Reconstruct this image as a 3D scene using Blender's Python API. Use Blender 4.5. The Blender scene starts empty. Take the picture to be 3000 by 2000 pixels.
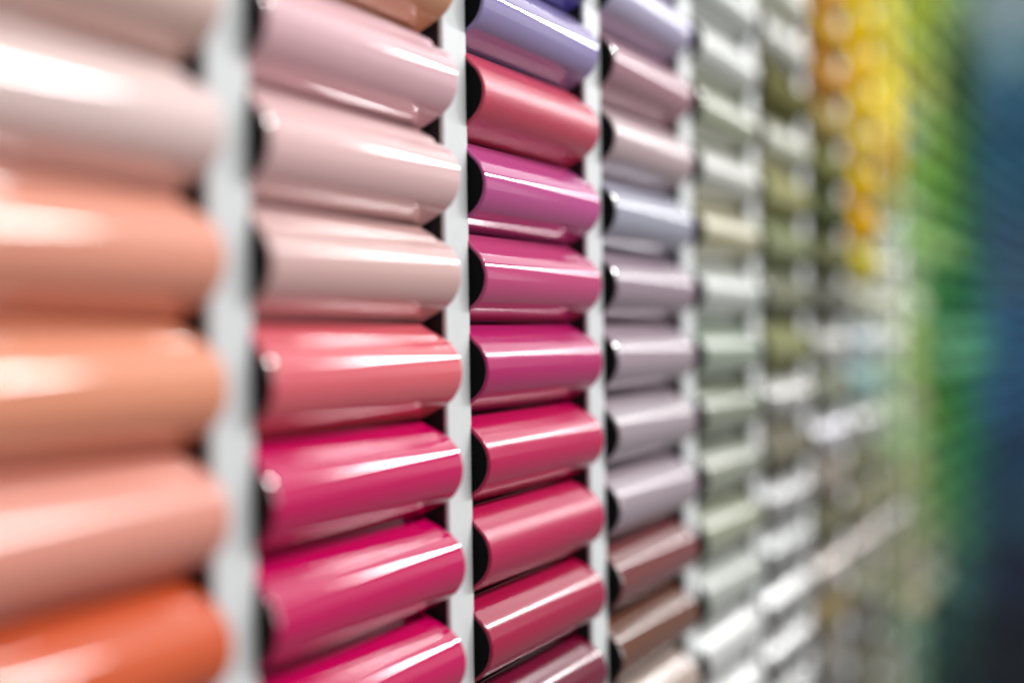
import bpy, math, random
from mathutils import Matrix, Vector

random.seed(7)
scene = bpy.context.scene
COL = scene.collection

# ------------------------------------------------------------------ camera
EYE = 1.40                                  # eye height, metres
CAM = Vector((0.0, -0.2813, EYE))
YAW, PITCH, ROLL = 1.14357, -0.005922, -0.014413
LENS, SENSOR = 50.0, 36.0
fwd = Vector((math.sin(YAW) * math.cos(PITCH), math.cos(YAW) * math.cos(PITCH), math.sin(PITCH)))
rgt = Vector((math.cos(YAW), -math.sin(YAW), 0.0))
upv = rgt.cross(fwd)
r2 = rgt * math.cos(ROLL) + upv * math.sin(ROLL)
u2 = -rgt * math.sin(ROLL) + upv * math.cos(ROLL)
cd = bpy.data.cameras.new('camera')
cam = bpy.data.objects.new('camera', cd)
COL.objects.link(cam)
cam.matrix_world = Matrix(((r2.x, u2.x, -fwd.x, CAM.x), (r2.y, u2.y, -fwd.y, CAM.y), (r2.z, u2.z, -fwd.z, CAM.z), (0, 0, 0, 1)))
cd.lens, cd.sensor_width = LENS, SENSOR
cd.clip_start, cd.clip_end = 0.02, 100.0
cd.dof.use_dof = True
cd.dof.focus_distance = 0.640
cd.dof.aperture_fstop = 1.85
cd.dof.aperture_blades = 0
scene.camera = cam

# ------------------------------------------------------------------ world, lamps, exposure
world = bpy.data.worlds.new('World')
scene.world = world
world.use_nodes = True
bg = world.node_tree.nodes['Background']
bg.inputs[0].default_value = (1.0, 0.985, 0.97, 1)
bg.inputs[1].default_value = 0.22


def lamp(name, x0, x1, y, z, depth, radiance, aim=(0, 0, -1), colour=(1, 1, 1)):
    """A rectangular area lamp, long side along the wall."""
    L = bpy.data.lights.new(name, 'AREA')
    L.shape = 'RECTANGLE'
    L.size, L.size_y = (x1 - x0), depth
    L.energy = radiance * math.pi * (x1 - x0) * depth
    L.color = colour
    o = bpy.data.objects.new(name, L)
    o.location = ((x0 + x1) / 2, y, EYE + z)
    a = Vector(aim).normalized()
    X = Vector((1, 0, 0)); Z = -a; Y = Z.cross(X)
    o.rotation_euler = Matrix((X, Y, Z)).transposed().to_euler()
    COL.objects.link(o)
    return o


# broad luminous ceiling of the showroom and the tube lamps at its edge
lamp('ceiling_panel_lamp', 0.3, 7.5, -0.62, 1.52, 0.95, 1.2, (0, 0, -1), (1.0, 0.99, 0.97))
lamp('panel_lamp', 0.2, 1.95, -1.50, 1.45, 0.34, 21.0, (0, 0, -1))
lamp('panel_lamp', 2.00, 2.60, -1.50, 1.45, 0.34, 78.0, (0, 0, -1))
lamp('panel_lamp', 2.65, 3.85, -1.50, 1.45, 0.34, 3.5, (0, 0, -1))
lamp('panel_lamp', 3.90, 5.00, -1.50, 1.45, 0.34, 46.0, (0, 0, -1))
lamp('panel_lamp', 5.05, 6.30, -1.50, 1.45, 0.34, 12.0, (0, 0, -1))
for i in range(9):                          # a row of small downlights farther along
    lamp('downlight', 6.45 + 0.27 * i, 6.55 + 0.27 * i, -1.50, 1.45, 0.34, 28.0, (0, 0, -1))
lamp('panel_lamp', 9.2, 18.0, -1.50, 1.45, 0.34, 11.0, (0, 0, -1))
# soft fill added from the front to light the seams, no source seen there
lamp('front_fill_light', -1.2, 7.0, -2.8, 0.75, 1.5, 0.5, (0, 1, 0), (1.0, 0.99, 0.98))

vs = scene.view_settings
vs.view_transform = 'Standard'
vs.look = 'None'
vs.gamma = 1.0
vs.use_curve_mapping = False
vs.exposure = 0.18
scene.cycles.use_denoising = True
scene.cycles.denoiser = 'OPENIMAGEDENOISE'
scene.cycles.max_bounces = 10
scene.cycles.sample_clamp_indirect = 20.0

# ------------------------------------------------------------------ layout of the display
PIT = 0.04                  # height of one sample
X0, PX = 0.38827, 0.16207   # right edge of the rail at column 0, column spacing
Z0 = EYE + 0.12424          # seam above row 0
RIGHT_GAP = 0.02500
TUBE = PX - RIGHT_GAP       # length of one sample
RAIL_W, RAIL_D = 0.0218, 0.0108
THICK = 0.0013
C_FIRST, C_LAST = -1, 23


def project(x, y, z):
    d = Vector((x, y, z)) - CAM
    w = d.dot(fwd)
    f = LENS / SENSOR * 3000
    return 1500 + f * d.dot(r2) / w, 1000 - f * d.dot(u2) / w


# ------------------------------------------------------------------ materials
def lin(c):
    return tuple(((v / 255) / 12.92 if v / 255 <= 0.04045 else ((v / 255 + 0.055) / 1.055) ** 2.4) for v in c)


def node_mat(name):
    m = bpy.data.materials.new(name)
    m.use_nodes = True
    nt = m.node_tree
    return m, nt, nt.nodes['Principled BSDF']


def coated(name, rgb, finish):
    """Powder coated metal: finish is gloss, satin, texture or metal."""
    m, nt, b = node_mat(name)
    N, Lk = nt.nodes, nt.links
    c = lin(rgb)
    geo = N.new('ShaderNodeNewGeometry')
    mott = N.new('ShaderNodeTexNoise'); mott.inputs['Scale'].default_value = 90; mott.inputs['Detail'].default_value = 4
    Lk.new(geo.outputs['Position'], mott.inputs['Vector'])
    mix = N.new('ShaderNodeMix'); mix.data_type = 'RGBA'
    mix.inputs['A'].default_value = (*[v * 0.965 for v in c], 1)
    mix.inputs['B'].default_value = (*[min(1, v * 1.03) for v in c], 1)
    Lk.new(mott.outputs['Fac'], mix.inputs['Factor'])
    Lk.new(mix.outputs['Result'], b.inputs['Base Color'])
    rough = {'gloss': 0.035, 'satin': 0.18, 'texture': 0.24, 'metal': 0.24, 'matt': 0.5}[finish]
    if finish == 'matt':
        b.inputs['Specular IOR Level'].default_value = 0.0
    mr = N.new('ShaderNodeMapRange')
    mr.inputs['To Min'].default_value = rough * 0.85
    mr.inputs['To Max'].default_value = rough * 1.2
    Lk.new(mott.outputs['Fac'], mr.inputs['Value'])
    Lk.new(mr.outputs['Result'], b.inputs['Roughness'])
    if finish == 'metal':
        b.inputs['Metallic'].default_value = 0.75
    peel = N.new('ShaderNodeTexNoise')
    peel.inputs['Scale'].default_value = {'gloss': 330, 'satin': 900, 'texture': 1800, 'metal': 800, 'matt': 900}[finish]
    peel.inputs['Detail'].default_value = 1.5
    Lk.new(geo.outputs['Position'], peel.inputs['Vector'])
    bp = N.new('ShaderNodeBump')
    bp.inputs['Strength'].default_value = {'gloss': 0.035, 'satin': 0.10, 'texture': 0.42, 'metal': 0.10, 'matt': 0.1}[finish]
    bp.inputs['Distance'].default_value = 0.0004
    Lk.new(peel.outputs['Fac'], bp.inputs['Height'])
    Lk.new(bp.outputs['Normal'], b.inputs['Normal'])
    b.inputs['IOR'].default_value = 1.52
    return m


def plain(name, rgb, rough, bump=0.0, scale=300):
    m, nt, b = node_mat(name)
    N, Lk = nt.nodes, nt.links
    geo = N.new('ShaderNodeNewGeometry')
    no = N.new('ShaderNodeTexNoise'); no.inputs['Scale'].default_value = scale; no.inputs['Detail'].default_value = 5
    Lk.new(geo.outputs['Position'], no.inputs['Vector'])
    mix = N.new('ShaderNodeMix'); mix.data_type = 'RGBA'
    c = lin(rgb)
    mix.inputs['A'].default_value = (*[v * 0.93 for v in c], 1)
    mix.inputs['B'].default_value = (*[min(1, v * 1.05) for v in c], 1)
    Lk.new(no.outputs['Fac'], mix.inputs['Factor'])
    Lk.new(mix.outputs['Result'], b.inputs['Base Color'])
    b.inputs['Roughness'].default_value = rough
    if bump:
        bp = N.new('ShaderNodeBump'); bp.inputs['Strength'].default_value = bump; bp.inputs['Distance'].default_value = 0.0003
        Lk.new(no.outputs['Fac'], bp.inputs['Height']); Lk.new(bp.outputs['Normal'], b.inputs['Normal'])
    return m


M_RAIL = plain('white_lacquer', (218, 220, 221), 0.34, 0.03, 220)
M_CAP = plain('black_plastic', (9, 11, 12), 0.8, 0.0, 500)
M_CAP.node_tree.nodes['Principled BSDF'].inputs['Specular IOR Level'].default_value = 0.15
M_BACK = plain('charcoal_board', (40, 38, 40), 0.55, 0.1, 200)
M_DARK = plain('matt_anthracite', (34, 40, 44), 0.7)
M_DARK.node_tree.nodes['Principled BSDF'].inputs['Specular IOR Level'].default_value = 0.0
M_GLINT_SCRATCH = plain('glint_and_scratch_metal', (240, 238, 236), 0.12)  # bright metal of the added edge glints and of the scratches
M_GLINT_SCRATCH.node_tree.nodes['Principled BSDF'].inputs['Metallic'].default_value = 1.0


# ------------------------------------------------------------------ meshes
def mesh_obj(name, verts, faces, mat, parent=None, smooth=None):
    me = bpy.data.meshes.new(name)
    me.from_pydata(verts, [], faces)
    if smooth:
        me.polygons.foreach_set('use_smooth', [bool(s) for s in smooth])
    me.validate(); me.update()
    o = bpy.data.objects.new(name, me)
    COL.objects.link(o)
    if mat:
        me.materials.append(mat)
    if parent:
        o.parent = parent
    return o


# cross-section of a sample: a round front (radius R to +-FA), straight flanks, a small rolled edge at each seam
R, FA = 0.400 * PIT, math.radians(63)


UPPER = {  # how the upper flank turns towards the seam: (height above the middle in pitches, tilt of the surface in degrees)
    'plain': None,
    'mild': [(0.290, 46.5), (0.34, 43), (0.365, 43), (0.41, 53), (0.44, 58), (0.4970, 59)],
    'flare': [(0.300, 48.6), (0.326, 34), (0.342, 18), (0.352, 13.5), (0.364, 20), (0.390, 50), (0.42, 58), (0.4970, 60)],
}
UPPER['lower'] = [(0.335, 56.9), (0.38, 60), (0.44, 61), (0.4970, 60)]    # the underside, easing out towards the seam
N_ARC, N_FLANK, N_EDGE = 15, 26, 4


def half_profile(kind):
    """(depth behind the crest, height, tilt) from the crest to the seam."""
    half = PIT / 2 - 0.00012
    er = 0.0007
    keys = UPPER[kind]
    a1 = FA if keys is None else math.asin(keys[0][0] / (R / PIT))
    out = []
    for k in range(N_ARC + 1):
        a = a1 * k / N_ARC
        out.append((R * (1 - math.cos(a)), R * math.sin(a), a))
    d, z, _ = out[-1]
    al = FA if keys is None else math.radians(keys[-1][1])
    zs = half - er + er * math.sin(al)

    def tilt(zz):
        if keys is None:
            return FA
        h = zz / PIT
        for (h0, t0), (h1, t1) in zip(keys, keys[1:]):
            if h <= h1:
                u = (h - h0) / (h1 - h0)
                u = u * u * (3 - 2 * u)
                return math.radians(t0 + (t1 - t0) * u)
        return math.radians(keys[-1][1])
    z0 = z
    for k in range(1, N_FLANK + 1):
        z1 = z0 + (zs - z0) * k / N_FLANK
        for q in range(8):
            zz = z + (z1 - z) * (q + 0.5) / 8
            d += math.tan(tilt(zz)) * (z1 - z) / 8
        z = z1
        out.append((d, z, tilt(z)))
    cy, cz = d + er * math.cos(al), half - er
    for k in range(1, N_EDGE + 1):
        a = al + (math.radians(120) - al) * k / N_EDGE
        out.append((cy - er * math.cos(a), cz + er * math.sin(a), a))
    return out


H_FRONT = half_profile('plain')[N_ARC + N_FLANK][0]


def profile(kind):
    """Points (y, z) from the bottom seam to the top seam with outward normals; y < 0 faces the viewer."""
    lo, up = half_profile('plain' if kind == 'plain' else 'lower'), half_profile(kind)
    pts = [(d, -z, -a) for d, z, a in lo[:0:-1]] + up
    return [(d - H_FRONT, z, -math.cos(a), math.sin(a)) for d, z, a in pts]


KINDS = ('plain', 'mild', 'flare')
PROFS = {k: profile(k) for k in KINDS}
BEV = 0.00075
BEVEL_RINGS = tuple((BEV * (1 - math.cos(math.radians(a))), BEV * (1 - math.sin(math.radians(a)))) for a in (0, 18, 36, 54, 72, 90))


def mix_prof(kind, t):
    A, B = PROFS[kind], PROFS['plain']
    out = []
    for p, q in zip(A, B):
        v = [p[i] + (q[i] - p[i]) * t for i in range(4)]
        l = math.hypot(v[2], v[3])
        out.append((v[0], v[1], v[2] / l, v[3] / l))
    return out


def shell_mesh(L, kind):
    verts, faces, smooth = [], [], []
    n = len(PROFS['plain'])
    rings = [(x, o, 0.0) for x, o in BEVEL_RINGS] + [(0.0009, 0, 0.0), (0.0015, 0, 0.0)]
    if kind != 'plain':
        rings += [(L - 0.0105, 0, 0.0), (L - 0.0090, 0, 0.06), (L - 0.0075, 0, 0.3), (L - 0.0060, 0, 0.7), (L - 0.0045, 0, 0.94), (L - 0.0035, 0, 1.0)]
    rings += [(L - 0.0015, 0, 1.0), (L - 0.0009, 0, 1.0)] + [(L - x, o, 1.0) for x, o in BEVEL_RINGS[::-1]]
    for x, o, t in rings:                                     # outside, with rounded ends
        for y, z, ny, nz in mix_prof(kind, t):
            verts.append((x, y - ny * o, z - nz * o))
    for r in range(len(rings) - 1):
        for i in range(n - 1):
            a = r * n + i
            faces.append((a, a + 1, a + 1 + n, a + n)); smooth.append(1)
    ends = ((0.0, mix_prof(kind, 0.0)), (L, mix_prof(kind, 1.0)))
    base = len(verts)
    for x, pr in ends:                                        # inside
        for y, z, ny, nz in pr:
            verts.append((x, y - ny * THICK, z - nz * THICK))
    for i in range(n - 1):
        faces.append((base + i, base + n + i, base + n + i + 1, base + i + 1)); smooth.append(1)
    for k, (x, pr) in enumerate(ends):                        # cut rims
        b2 = len(verts)
        for y, z, ny, nz in pr:
            verts.append((x, y - ny * BEV, z - nz * BEV))
            verts.append((x, y - ny * THICK, z - nz * THICK))
        for i in range(n - 1):
            q = (b2 + 2 * i, b2 + 2 * i + 1, b2 + 2 * i + 3, b2 + 2 * i + 2)
            faces.append(q if k == 0 else q[::-1]); smooth.append(0)
    for s in (0, n - 1):                                      # seam edges
        b2 = len(verts)
        for x, t in ((BEV, 0.0), (L - BEV, 1.0)):
            y, z, ny, nz = mix_prof(kind, t)[s]
            verts.append((x, y, z)); verts.append((x, y - ny * THICK, z - nz * THICK))
        faces.append((b2, b2 + 1, b2 + 3, b2 + 2) if s else (b2, b2 + 2, b2 + 3, b2 + 1)); smooth.append(0)
    return verts, faces, smooth


def cap_mesh(x, inward, kind='plain'):
    """Black plug closing one end of the tube, a little inside the rim."""
    ins = [(y - ny * (THICK + 0.00003), z - nz * (THICK + 0.00003)) for y, z, ny, nz in PROFS[kind]]
    ins = [q for q in ins if q[0] < -0.0055]
    n = len(ins)
    verts = [(x, y, z) for y, z in ins] + [(x + inward * 0.003, y, z) for y, z in ins]
    faces = [tuple(range(n)) if inward > 0 else tuple(range(n))[::-1], tuple(range(n, 2 * n))[::-1] if inward > 0 else tuple(range(n, 2 * n))]
    for i in range(n):
        j = (i + 1) % n
        faces.append((i, i + n, j + n, j) if inward > 0 else (i, j, j + n, i + n))
    return verts, faces


def glint_mesh(a0, a1):
    """Bright metal strip added over the rounded edge of the cut end to make its glint."""
    pr = []
    for k in range(7):
        a = math.radians(a0 + (a1 - a0) * k / 6)
        pr.append((R * (1 - math.cos(a)) - H_FRONT, R * math.sin(a), -math.cos(a), math.sin(a)))
    verts, faces = [], []
    for x, o in BEVEL_RINGS:
        for y, z, ny, nz in pr:
            o2 = o - 0.00003
            verts.append((x - 0.00002, y - ny * o2, z - nz * o2))
    for r in range(len(BEVEL_RINGS) - 1):
        for i in range(6):
            a = r * 7 + i
            faces.append((a, a + 1, a + 8, a + 7))
    return verts, faces, [1] * len(faces)


def to_mesh(name, v, f, s=None):
    me = bpy.data.meshes.new(name)
    me.from_pydata(v, [], f)
    if s:
        me.polygons.foreach_set('use_smooth', [bool(q) for q in s])
    me.validate(); me.update()
    return me


def kind_of(c):
    return 'flare' if c <= 0 else 'mild' if c <= 4 else 'plain'


SHELLS = {k: shell_mesh(TUBE, k) for k in KINDS}
ME_SHELL = {k: to_mesh('shell', *v) for k, v in SHELLS.items()}
for me in ME_SHELL.values():
    me.materials.append(None)
ME_CAP_A = {k: to_mesh('end_cap', *cap_mesh(0.00025, 1, k)) for k in KINDS}
for me in ME_CAP_A.values():
    me.materials.append(M_CAP)
ME_CAP_B = to_mesh('end_cap_far', *cap_mesh(TUBE - 0.00025, -1)); ME_CAP_B.materials.append(M_CAP)
ME_GLINT = to_mesh('glint_edge', *glint_mesh(6, 36)); ME_GLINT.materials.append(M_GLINT_SCRATCH)

# ------------------------------------------------------------------ setting: the board behind
ZB0, ZB1 = EYE - 0.95, EYE + 0.95
XB0, XB1 = X0 + (C_FIRST - 1) * PX, X0 + (C_LAST + 1) * PX + 0.02


def box(name, x0, x1, y0, y1, z0, z1, mat):
    v = [(x, y, z) for x in (x0, x1) for y in (y0, y1) for z in (z0, z1)]
    f = [(0, 1, 3, 2), (4, 6, 7, 5), (0, 4, 5, 1), (2, 3, 7, 6), (0, 2, 6, 4), (1, 5, 7, 3)]
    return mesh_obj(name, v, f, mat)


wall = box('wall', XB0, XB1, 0.0035, 0.03, ZB0, ZB1, M_BACK)
wall['kind'] = 'structure'

# ------------------------------------------------------------------ rails
ORD = ['', 'first', 'second', 'third', 'fourth', 'fifth', 'sixth', 'seventh', 'eighth', 'ninth', 'tenth', 'eleventh', 'twelfth', 'thirteenth',
       'fourteenth', 'fifteenth', 'sixteenth', 'seventeenth', 'eighteenth', 'nineteenth', 'twentieth']
ORD += ['twenty-' + w for w in ORD[1:10]] + ['thirtieth'] + ['thirty-' + w for w in ORD[1:10]] + ['fortieth'] + ['forty-' + w for w in ORD[1:10]]


def bar_mesh(sec):
    n = len(sec)
    v = [(x, y, ZB0) for x, y in sec] + [(x, y, ZB1) for x, y in sec]
    f = [(i, i + 1, i + 1 + n, i + n) for i in range(n - 1)] + [tuple(range(n))[::-1], tuple(range(n, 2 * n)), (n - 1, 0, n, 2 * n - 1)]
    return v, f


_w, _d = RAIL_W, RAIL_D
ME_PLATE = to_mesh('front_plate', *bar_mesh([(-_w, -_d + 0.0018), (-_w, -_d + 0.0011), (-_w + 0.00025, -_d + 0.0004), (-_w + 0.0009, -_d), (-0.0006, -_d),
                                             (0.0, -_d + 0.00035), (0.0010, -_d + 0.0005), (0.0013, -_d + 0.0009), (0.0013, -_d + 0.0018)]))
ME_PLATE.materials.append(M_RAIL)
ME_PLATE_DARK = ME_PLATE.copy(); ME_PLATE_DARK.materials[0] = M_DARK
ME_CORE = to_mesh('core', *bar_mesh([(-_w + 0.0008, 0.0034), (-_w + 0.0008, -_d + 0.0018), (-0.0008, -_d + 0.0018), (-0.0008, 0.0034)]))
ME_CORE.materials.append(M_BACK)
for i, c in enumerate(range(C_FIRST + 1, C_LAST + 2)):
    o = bpy.data.objects.new('display_rail', None)
    o.empty_display_size = 0.02
    COL.objects.link(o)
    for nm, me in (('front_plate', ME_PLATE if c < 9 else ME_PLATE_DARK), ('core', ME_CORE)):
        q = bpy.data.objects.new(nm, me); COL.objects.link(q); q.parent = o
    o.location = (X0 + c * PX, 0, 0)
    o['label'] = '%s upright rail between the %s and %s columns of samples' % ('white' if c < 9 else 'dark grey', ORD[i + 1], ORD[i + 2]) if c <= C_LAST else 'dark grey upright rail closing the farthest column of dark samples'
    o['category'] = 'rail'
    o['group'] = 'upright rails between the sample columns'

# ------------------------------------------------------------------ colours of the samples
G, S, T, ME, MT = 'gloss', 'satin', 'texture', 'metal', 'matt'
NEAR = {   # column: {row: (sRGB, finish)}
    -1: {-1: ((228, 206, 196), G), 0: ((216, 184, 174), S), 1: ((230, 202, 198), G), 2: ((226, 150, 126), G), 3: ((226, 146, 114), G), 4: ((220, 144, 126), S), 5: ((206, 88, 48), G), 6: ((200, 70, 36), G)},
    0: {-2: ((208, 172, 130), S), -1: ((212, 154, 116), S), 0: ((222, 178, 186), G), 1: ((224, 184, 184), G), 2: ((208, 168, 164), S), 3: ((216, 94, 106), G), 4: ((192, 0, 86), G), 5: ((188, 0, 84), G), 6: ((186, 0, 82), G), 7: ((180, 0, 80), G)},
    1: {-3: ((80, 75, 150), S), -2: ((92, 84, 160), G), -1: ((152, 140, 186), G), 0: ((196, 62, 88), T), 1: ((186, 76, 138), G), 2: ((188, 66, 116), G), 3: ((176, 22, 98), S), 4: ((182, 0, 76), S), 5: ((178, 2, 72), T), 6: ((156, 0, 58), S), 7: ((104, 0, 42), S), 8: ((92, 6, 40), S)},
    2: {-3: ((170, 160, 200), S), -2: ((178, 170, 198), S), -1: ((166, 122, 134), G), 0: ((186, 162, 166), S), 1: ((158, 158, 174), G), 2: ((150, 130, 142), G), 3: ((158, 140, 150), G), 4: ((154, 140, 147), S), 5: ((150, 134, 143), S), 6: ((112, 54, 56), G), 7: ((98, 58, 42), G), 8: ((162, 144, 134), S), 9: ((170, 150, 140), S)},
}
# columns farther off: (height in the photograph where the sample stands, colour, finish)
FAR = {
    3: [(30, (200, 202, 198), S), (120, (214, 216, 212), S), (268, (170, 174, 148), G), (446, (196, 196, 188), S), (612, (178, 172, 136), S), (803, (190, 194, 188), S), (944, (154, 166, 148), G), (1147, (132, 138, 118), G), (1287, (198, 198, 186), S), (1459, (142, 146, 130), G), (1619, (150, 154, 130), G), (1803, (168, 172, 164), S), (1931, (196, 196, 194), S)],
    4: [(30, (196, 196, 176), S), (115, (200, 200, 190), S), (223, (160, 158, 132), S), (300, (110, 108, 70), S), (383, (180, 180, 158), S), (530, (156, 154, 112), S), (663, (132, 138, 106), S), (797, (134, 132, 112), S), (925, (122, 124, 106), S), (1076, (134, 136, 100), S), (1230, (206, 204, 198), ME), (1357, (116, 112, 98), S), (1530, (196, 196, 194), ME), (1670, (180, 182, 180), ME), (1803, (190, 190, 188), ME), (1925, (170, 170, 168), ME)],
    5: [(51, (206, 162, 90), S), (108, (198, 150, 60), S), (179, (200, 164, 104), S), (242, (186, 142, 66), S), (306, (216, 204, 184), S), (376, (164, 142, 90), S), (440, (198, 198, 190), ME), (510, (112, 110, 72), S), (555, (150, 148, 112), S), (612, (84, 84, 58), S), (670, (146, 146, 118), S), (727, (88, 88, 62), S), (797, (200, 200, 198), ME), (893, (92, 92, 84), S), (1051, (166, 168, 160), S), (1160, (118, 120, 104), S), (1274, (200, 200, 200), ME), (1402, (116, 112, 100), S), (1530, (100, 96, 78), S), (1700, (186, 180, 172), ME), (1765, (112, 100, 76), S), (1893, (98, 95, 90), S)],
    6: [(0, (216, 192, 50), S), (64, (206, 176, 10), S), (130, (206, 172, 40), S), (255, (204, 174, 40), S), (408, (216, 186, 76), S), (510, (198, 158, 16), S), (638, (178, 138, 8), S), (727, (186, 168, 66), S), (816, (214, 214, 210), ME), (905, (160, 164, 152), S), (1038, (176, 188, 188), S), (1128, (112, 134, 134), S), (1274, (200, 202, 196), ME), (1446, (100, 98, 80), S), (1574, (166, 160, 152), ME), (1700, (112, 110, 98), S), (1893, (86, 84, 74), S)],
    7: [(0, (222, 216, 84), S), (64, (224, 212, 76), S), (190, (216, 198, 50), S), (320, (212, 190, 56), S), (408, (216, 196, 90), S), (497, (194, 156, 32), S), (560, (172, 164, 90), S), (638, (166, 190, 166), S), (720, (164, 180, 152), S), (816, (206, 212, 200), ME), (905, (176, 184, 160), S), (1038, (176, 186, 168), S), (1128, (134, 158, 124), S), (1319, (126, 142, 100), S), (1446, (112, 114, 88), S), (1542, (166, 160, 144), ME), (1700, (102, 102, 80), S), (1893, (90, 94, 82), S)],
    8: [(0, (160, 174, 44), S), (83, (142, 174, 62), S), (128, (158, 180, 66), S), (190, (166, 168, 60), S), (268, (160, 164, 58), S), (357, (140, 160, 106), S), (446, (142, 166, 120), S), (555, (116, 154, 68), S), (638, (140, 178, 120), S), (733, (128, 166, 96), S), (830, (140, 172, 120), S), (925, (150, 172, 126), S), (1038, (140, 166, 84), S), (1191, (142, 150, 104), S), (1319, (120, 148, 88), S), (1446, (104, 120, 76), S), (1574, (94, 110, 66), S), (1700, (110, 112, 90), S), (1893, (66, 86, 72), S)],
    9: [(0, (160, 176, 50), S), (128, (140, 164, 74), S), (255, (154, 162, 80), S), (383, (120, 150, 62), S), (478, (102, 145, 52), S), (574, (96, 145, 58), S), (700, (124, 168, 92), S), (765, (124, 168, 98), S), (829, (56, 112, 50), S), (925, (46, 102, 50), S), (1038, (74, 124, 76), S), (1128, (60, 104, 38), S), (1255, (72, 110, 44), S), (1383, (66, 110, 56), S), (1542, (78, 116, 68), S), (1700, (98, 108, 92), S), (1829, (32, 52, 46), S), (2000, (26, 40, 38), S)],
    10: [(0, (126, 156, 84), S), (128, (92, 126, 66), S), (255, (60, 90, 44), S), (383, (74, 118, 52), S), (510, (74, 124, 52), S), (638, (68, 118, 58), S), (733, (100, 150, 80), S), (829, (36, 100, 48), S), (1038, (66, 120, 80), S), (1160, (36, 96, 42), S), (1319, (30, 90, 48), S), (1446, (42, 90, 48), S), (1574, (42, 90, 54), S), (1700, (34, 66, 56), S), (1829, (22, 38, 38), S), (2000, (20, 30, 32), S)],
    11: [(0, (106, 134, 118), S), (128, (58, 90, 72), S), (255, (48, 84, 60), S), (446, (26, 82, 66), S), (638, (32, 82, 64), S), (829, (26, 88, 64), S), (1038, (48, 120, 84), S), (1160, (26, 78, 68), S), (1319, (18, 74, 56), S), (1510, (24, 54, 54), S), (1700, (20, 42, 44), S), (1893, (18, 24, 28), S)],
    12: [(0, (118, 138, 144), S), (128, (88, 116, 128), S), (255, (52, 94, 118), S), (446, (40, 82, 108), S), (638, (46, 76, 102), S), (1038, (46, 90, 108), S), (1191, (32, 66, 92), S), (1383, (22, 42, 56), S), (1638, (18, 34, 48), S), (1893, (15, 20, 25), S)],
    13: [(0, (120, 140, 146), S), (160, (88, 124, 138), S), (287, (40, 84, 112), S), (446, (32, 76, 104), S), (574, (40, 78, 102), S), (765, (46, 76, 96), S), (1063, (30, 68, 98), S), (1160, (22, 54, 84), S), (1319, (18, 40, 60), S), (1510, (22, 40, 54), S), (1700, (18, 22, 36), S), (1893, (16, 20, 26), S)],
}
for _c in range(14, 24):
    FAR[_c] = FAR[13]
FAR[13], FAR[12], FAR[11] = FAR[12], FAR[11], [(y, tuple((p + q) / 2 for p, q in zip(a, min(FAR[11], key=lambda e: abs(e[0] - y))[1])), f) for y, a, f in FAR[10]]


def row_centre(c, k):
    x = X0 + c * PX + TUBE * 0.5
    return project(x, -H_FRONT * 0.6, Z0 - (k + 0.5) * PIT)


def colour_of(c, k):
    if c in NEAR:
        t = NEAR[c]
        kk = min(max(k, min(t)), max(t))
        return t[kk]
    y = row_centre(c, k)[1]
    tab = FAR[c]
    best = min(tab, key=lambda e: abs(e[0] - y))
    rgb, fin = best[1], best[2]
    if c >= 8 or (c >= 5 and max(rgb) - min(rgb) > 60) or (c >= 4 and max(rgb) < 166):
        fin = MT
    j = 1 + random.uniform(-0.10, 0.10) if c >= 5 else 0.90
    if c >= 8:                               # slightly greyed, lighter paints
        m = sum(rgb) / 3
        rgb = tuple(v * 0.84 + m * 0.16 + (5 if c < 11 else 8) for v in rgb)
    return tuple(max(4, min(240, v * j + random.uniform(-4, 4) * (c >= 5))) for v in rgb), fin


def colour_word(rgb):
    r, g, b = [v / 255 for v in rgb]
    mx, mn = max(r, g, b), min(r, g, b)
    d = mx - mn
    s = d / mx if mx else 0
    if s < 0.11:
        return 'off-white' if mx > 0.8 else 'light grey' if mx > 0.66 else 'mid grey' if mx > 0.4 else 'dark grey' if mx > 0.18 else 'near-black'
    h = (60 * ((g - b) / d % 6) if mx == r else 60 * ((b - r) / d + 2) if mx == g else 60 * ((r - g) / d + 4))
    if mx < 0.17:
        return 'blackish blue' if 180 < h < 270 else 'blackish green'
    if h < 8 or h >= 348:
        w = 'pink' if mx > 0.6 else 'maroon'
    elif h < 25:
        w = 'salmon' if s < 0.5 and mx > 0.7 else 'orange' if mx > 0.7 else 'brown'
    elif h < 42:
        w = 'ochre' if s > 0.5 else 'beige'
    elif h < 62:
        w = 'yellow' if s > 0.55 and mx > 0.7 else 'olive'
    elif h < 95:
        w = 'lime green' if s > 0.5 else 'sage green'
    elif h < 160:
        w = 'green'
    elif h < 195:
        w = 'teal'
    elif h < 235:
        w = 'blue'
    elif h < 285:
        w = 'violet'
    else:
        w = 'magenta pink'
    if s < 0.25:
        p = 'pale greyish ' if mx > 0.68 else 'greyish '
    elif mx > 0.75 and s < 0.45:
        p = 'light '
    elif mx < 0.42:
        p = 'dark '
    elif s > 0.75 and mx > 0.6:
        p = 'vivid '
    else:
        p = ''
    return p + w


FIN_WORD = {G: 'glossy', S: 'satin', T: 'fine-textured', ME: 'metallic', MT: 'matt'}
COLNAME = {c: ORD[c - C_FIRST + 1] for c in range(C_FIRST, C_LAST + 1)}

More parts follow.
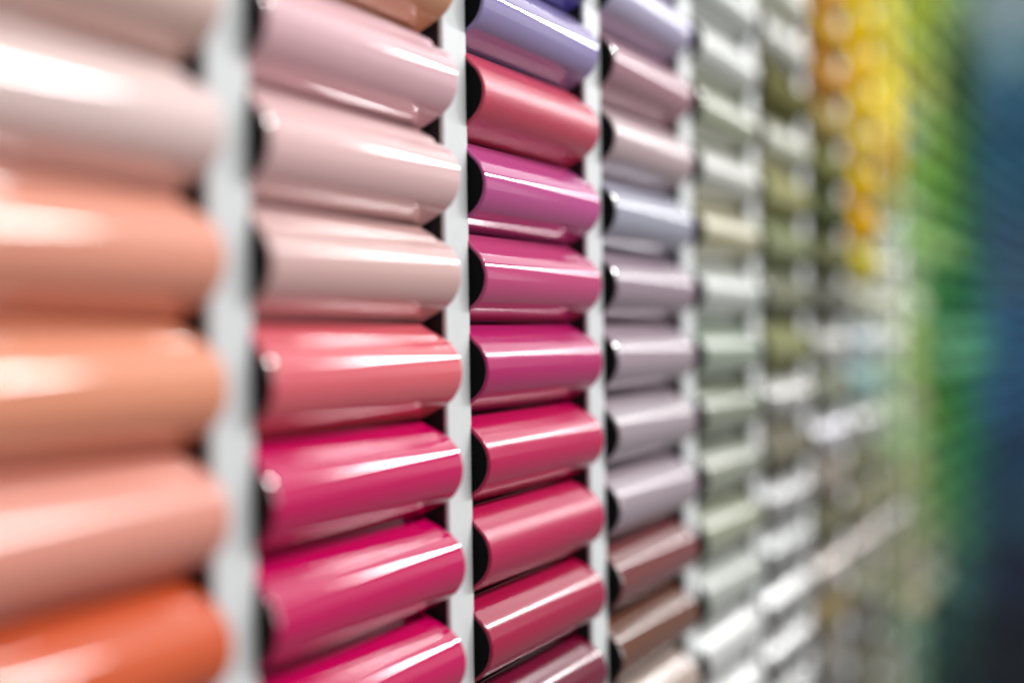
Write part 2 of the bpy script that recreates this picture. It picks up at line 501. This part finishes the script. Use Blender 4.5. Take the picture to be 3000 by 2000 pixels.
# which samples the photograph shows
seen, rest = [], []
for c in range(C_FIRST, C_LAST + 1):
    xs = (X0 + c * PX, X0 + c * PX + TUBE)
    for k in range(-22, 24):
        pts = [project(x, y, Z0 - (k + j) * PIT) for x in xs for y in (0, -H_FRONT) for j in (0.05, 0.95)]
        u0, u1 = min(p[0] for p in pts), max(p[0] for p in pts)
        v0, v1 = min(p[1] for p in pts), max(p[1] for p in pts)
        inside = u1 > 0 and u0 < 3000 and v1 > 6 and v0 < 1994
        zc = Z0 - (k + 0.5) * PIT
        if inside:
            # stay out of the frame's corners: some part of the front must fall inside it
            fr = [project(xs[0] + TUBE * t, -H_FRONT * q, Z0 - (k + j) * PIT) for t in (0, .25, .5, .75, 1) for j in (0.1, 0.3, 0.5, 0.7, 0.9) for q in (1.0,)]
            inside = any(0 < p[0] < 3000 and 0 < p[1] < 2000 for p in fr)
        if inside:
            seen.append((c, k, (u1 - u0) * (v1 - v0)))
        elif v1 > -420 and v0 < 2420 and ZB0 + 0.03 < zc < ZB1 - 0.03:
            rest.append((c, k))
seen.sort(key=lambda e: -e[2])
rest += [(c, k) for c, k, a in seen[300:]]
seen = sorted((c, k) for c, k, a in seen[:300])
print('samples in view', len(seen), 'rest', len(rest))

GLINTS = {(-1, 0), (0, 0), (0, 1), (0, 3), (0, 4), (0, 5), (2, -1), (2, 1), (2, 2), (2, 3), (2, 5), (2, 6), (2, 7), (3, -1), (3, 4), (3, 6), (3, 8), (4, 2), (4, 5), (4, 8)}  # tubes given an added glint strip at the near end
mats = {}


def get_mat(rgb, fin):
    q = tuple(int(round(v / 4) * 4) for v in rgb)
    key = (q, fin)
    if key not in mats:
        mats[key] = coated('%s_%s' % (FIN_WORD[fin].replace('-', '_'), colour_word(rgb).replace(' ', '_').replace('-', '_')), rgb, fin)
    return mats[key]


top = {}
TUBES = {}
for c, k in seen:
    top[c] = min(k, top.get(c, 99))
for c, k in seen:
    rgb, fin = colour_of(c, k)
    t = bpy.data.objects.new('sample_tube', None)
    t.empty_display_size = 0.01
    COL.objects.link(t)
    jx = random.uniform(-0.0004, 0.0004)
    t.location = (X0 + c * PX + jx, random.uniform(-0.00025, 0.0001), Z0 - (k + 0.5) * PIT)
    t.rotation_euler = (random.uniform(-0.006, 0.006), 0, random.uniform(-0.0012, 0.0012))
    t['label'] = '%s %s sample tube, %s column from the left, %s from the top' % (FIN_WORD[fin], colour_word(rgb), COLNAME[c], ORD[k - top[c] + 1])
    t['category'] = 'colour sample'
    t['group'] = 'colour sample tubes on the display wall'
    TUBES[(c, k)] = t
    s = bpy.data.objects.new('shell', ME_SHELL[kind_of(c)])
    COL.objects.link(s); s.parent = t
    s.material_slots[0].link = 'OBJECT'
    s.material_slots[0].material = get_mat(rgb, fin)
    for me in (ME_CAP_A[kind_of(c)], ME_CAP_B) + ((ME_GLINT,) if (c, k) in GLINTS else ()):
        e = bpy.data.objects.new('glint_edge' if me is ME_GLINT else 'end_cap', me)
        COL.objects.link(e); e.parent = t

# scratches through the paint near the far end of two samples
def scratch(parent, path, w):
    v, f = [], []
    pr = half_profile('plain')
    for i, (x, ang) in enumerate(path):
        a = math.radians(ang)
        y, z = R * (1 - math.cos(a)) - H_FRONT, R * math.sin(a)
        k = w * (0.25 if i in (0, len(path) - 1) else 1.0)
        for s_ in (-1, 1):
            a2 = a + s_ * k / R / 2
            v.append((x, R * (1 - math.cos(a2)) - H_FRONT - 0.00004 * math.cos(a2), R * math.sin(a2) + 0.00004 * math.sin(a2)))
    for i in range(len(path) - 1):
        f.append((2 * i, 2 * i + 1, 2 * i + 3, 2 * i + 2))
    mesh_obj('scratch', v, f, M_GLINT_SCRATCH, parent)


for (c, k), t in TUBES.items():
    if (c, k) == (0, 3):
        scratch(t, [(TUBE - 0.0105, 44), (TUBE - 0.0075, 44.5), (TUBE - 0.0055, 47), (TUBE - 0.0040, 47.5), (TUBE - 0.0022, 51)], 0.00028)
        scratch(t, [(TUBE - 0.0190, 42), (TUBE - 0.0175, 43), (TUBE - 0.0160, 42.5)], 0.0003)
    if (c, k) == (0, 4):
        scratch(t, [(TUBE - 0.0080, 46), (TUBE - 0.0060, 47), (TUBE - 0.0042, 47.5)], 0.00022)

# samples beyond those: one mass
if rest:
    V, F, SM, MI, ML = [], [], [], [], []
    SHELL = SHELLS['plain']
    capv, capf = cap_mesh(0.00025, 1)
    ML.append(M_CAP)
    for c, k in rest:
        rgb, fin = colour_of(c, k)
        m = get_mat(rgb, fin)
        if m not in ML:
            ML.append(m)
        mi = ML.index(m)
        for (vv, ff, ss, idx) in ((SHELL[0], SHELL[1], SHELL[2], mi), (capv, capf, [0] * len(capf), 0)):
            b = len(V)
            V += [(x + X0 + c * PX, y, z + Z0 - (k + 0.5) * PIT) for x, y, z in vv]
            F += [tuple(i + b for i in f) for f in ff]
            SM += ss; MI += [idx] * len(ff)
    me = bpy.data.meshes.new('farther_sample_tubes')
    me.from_pydata(V, [], F)
    for m in ML:
        me.materials.append(m)
    me.polygons.foreach_set('use_smooth', [bool(q) for q in SM])
    me.polygons.foreach_set('material_index', MI)
    me.update()
    o = bpy.data.objects.new('farther_sample_tubes', me)
    COL.objects.link(o)
    o['kind'] = 'stuff'
    o['label'] = 'more sample tubes continuing the columns above, below and far along the wall'
    o['category'] = 'colour samples'
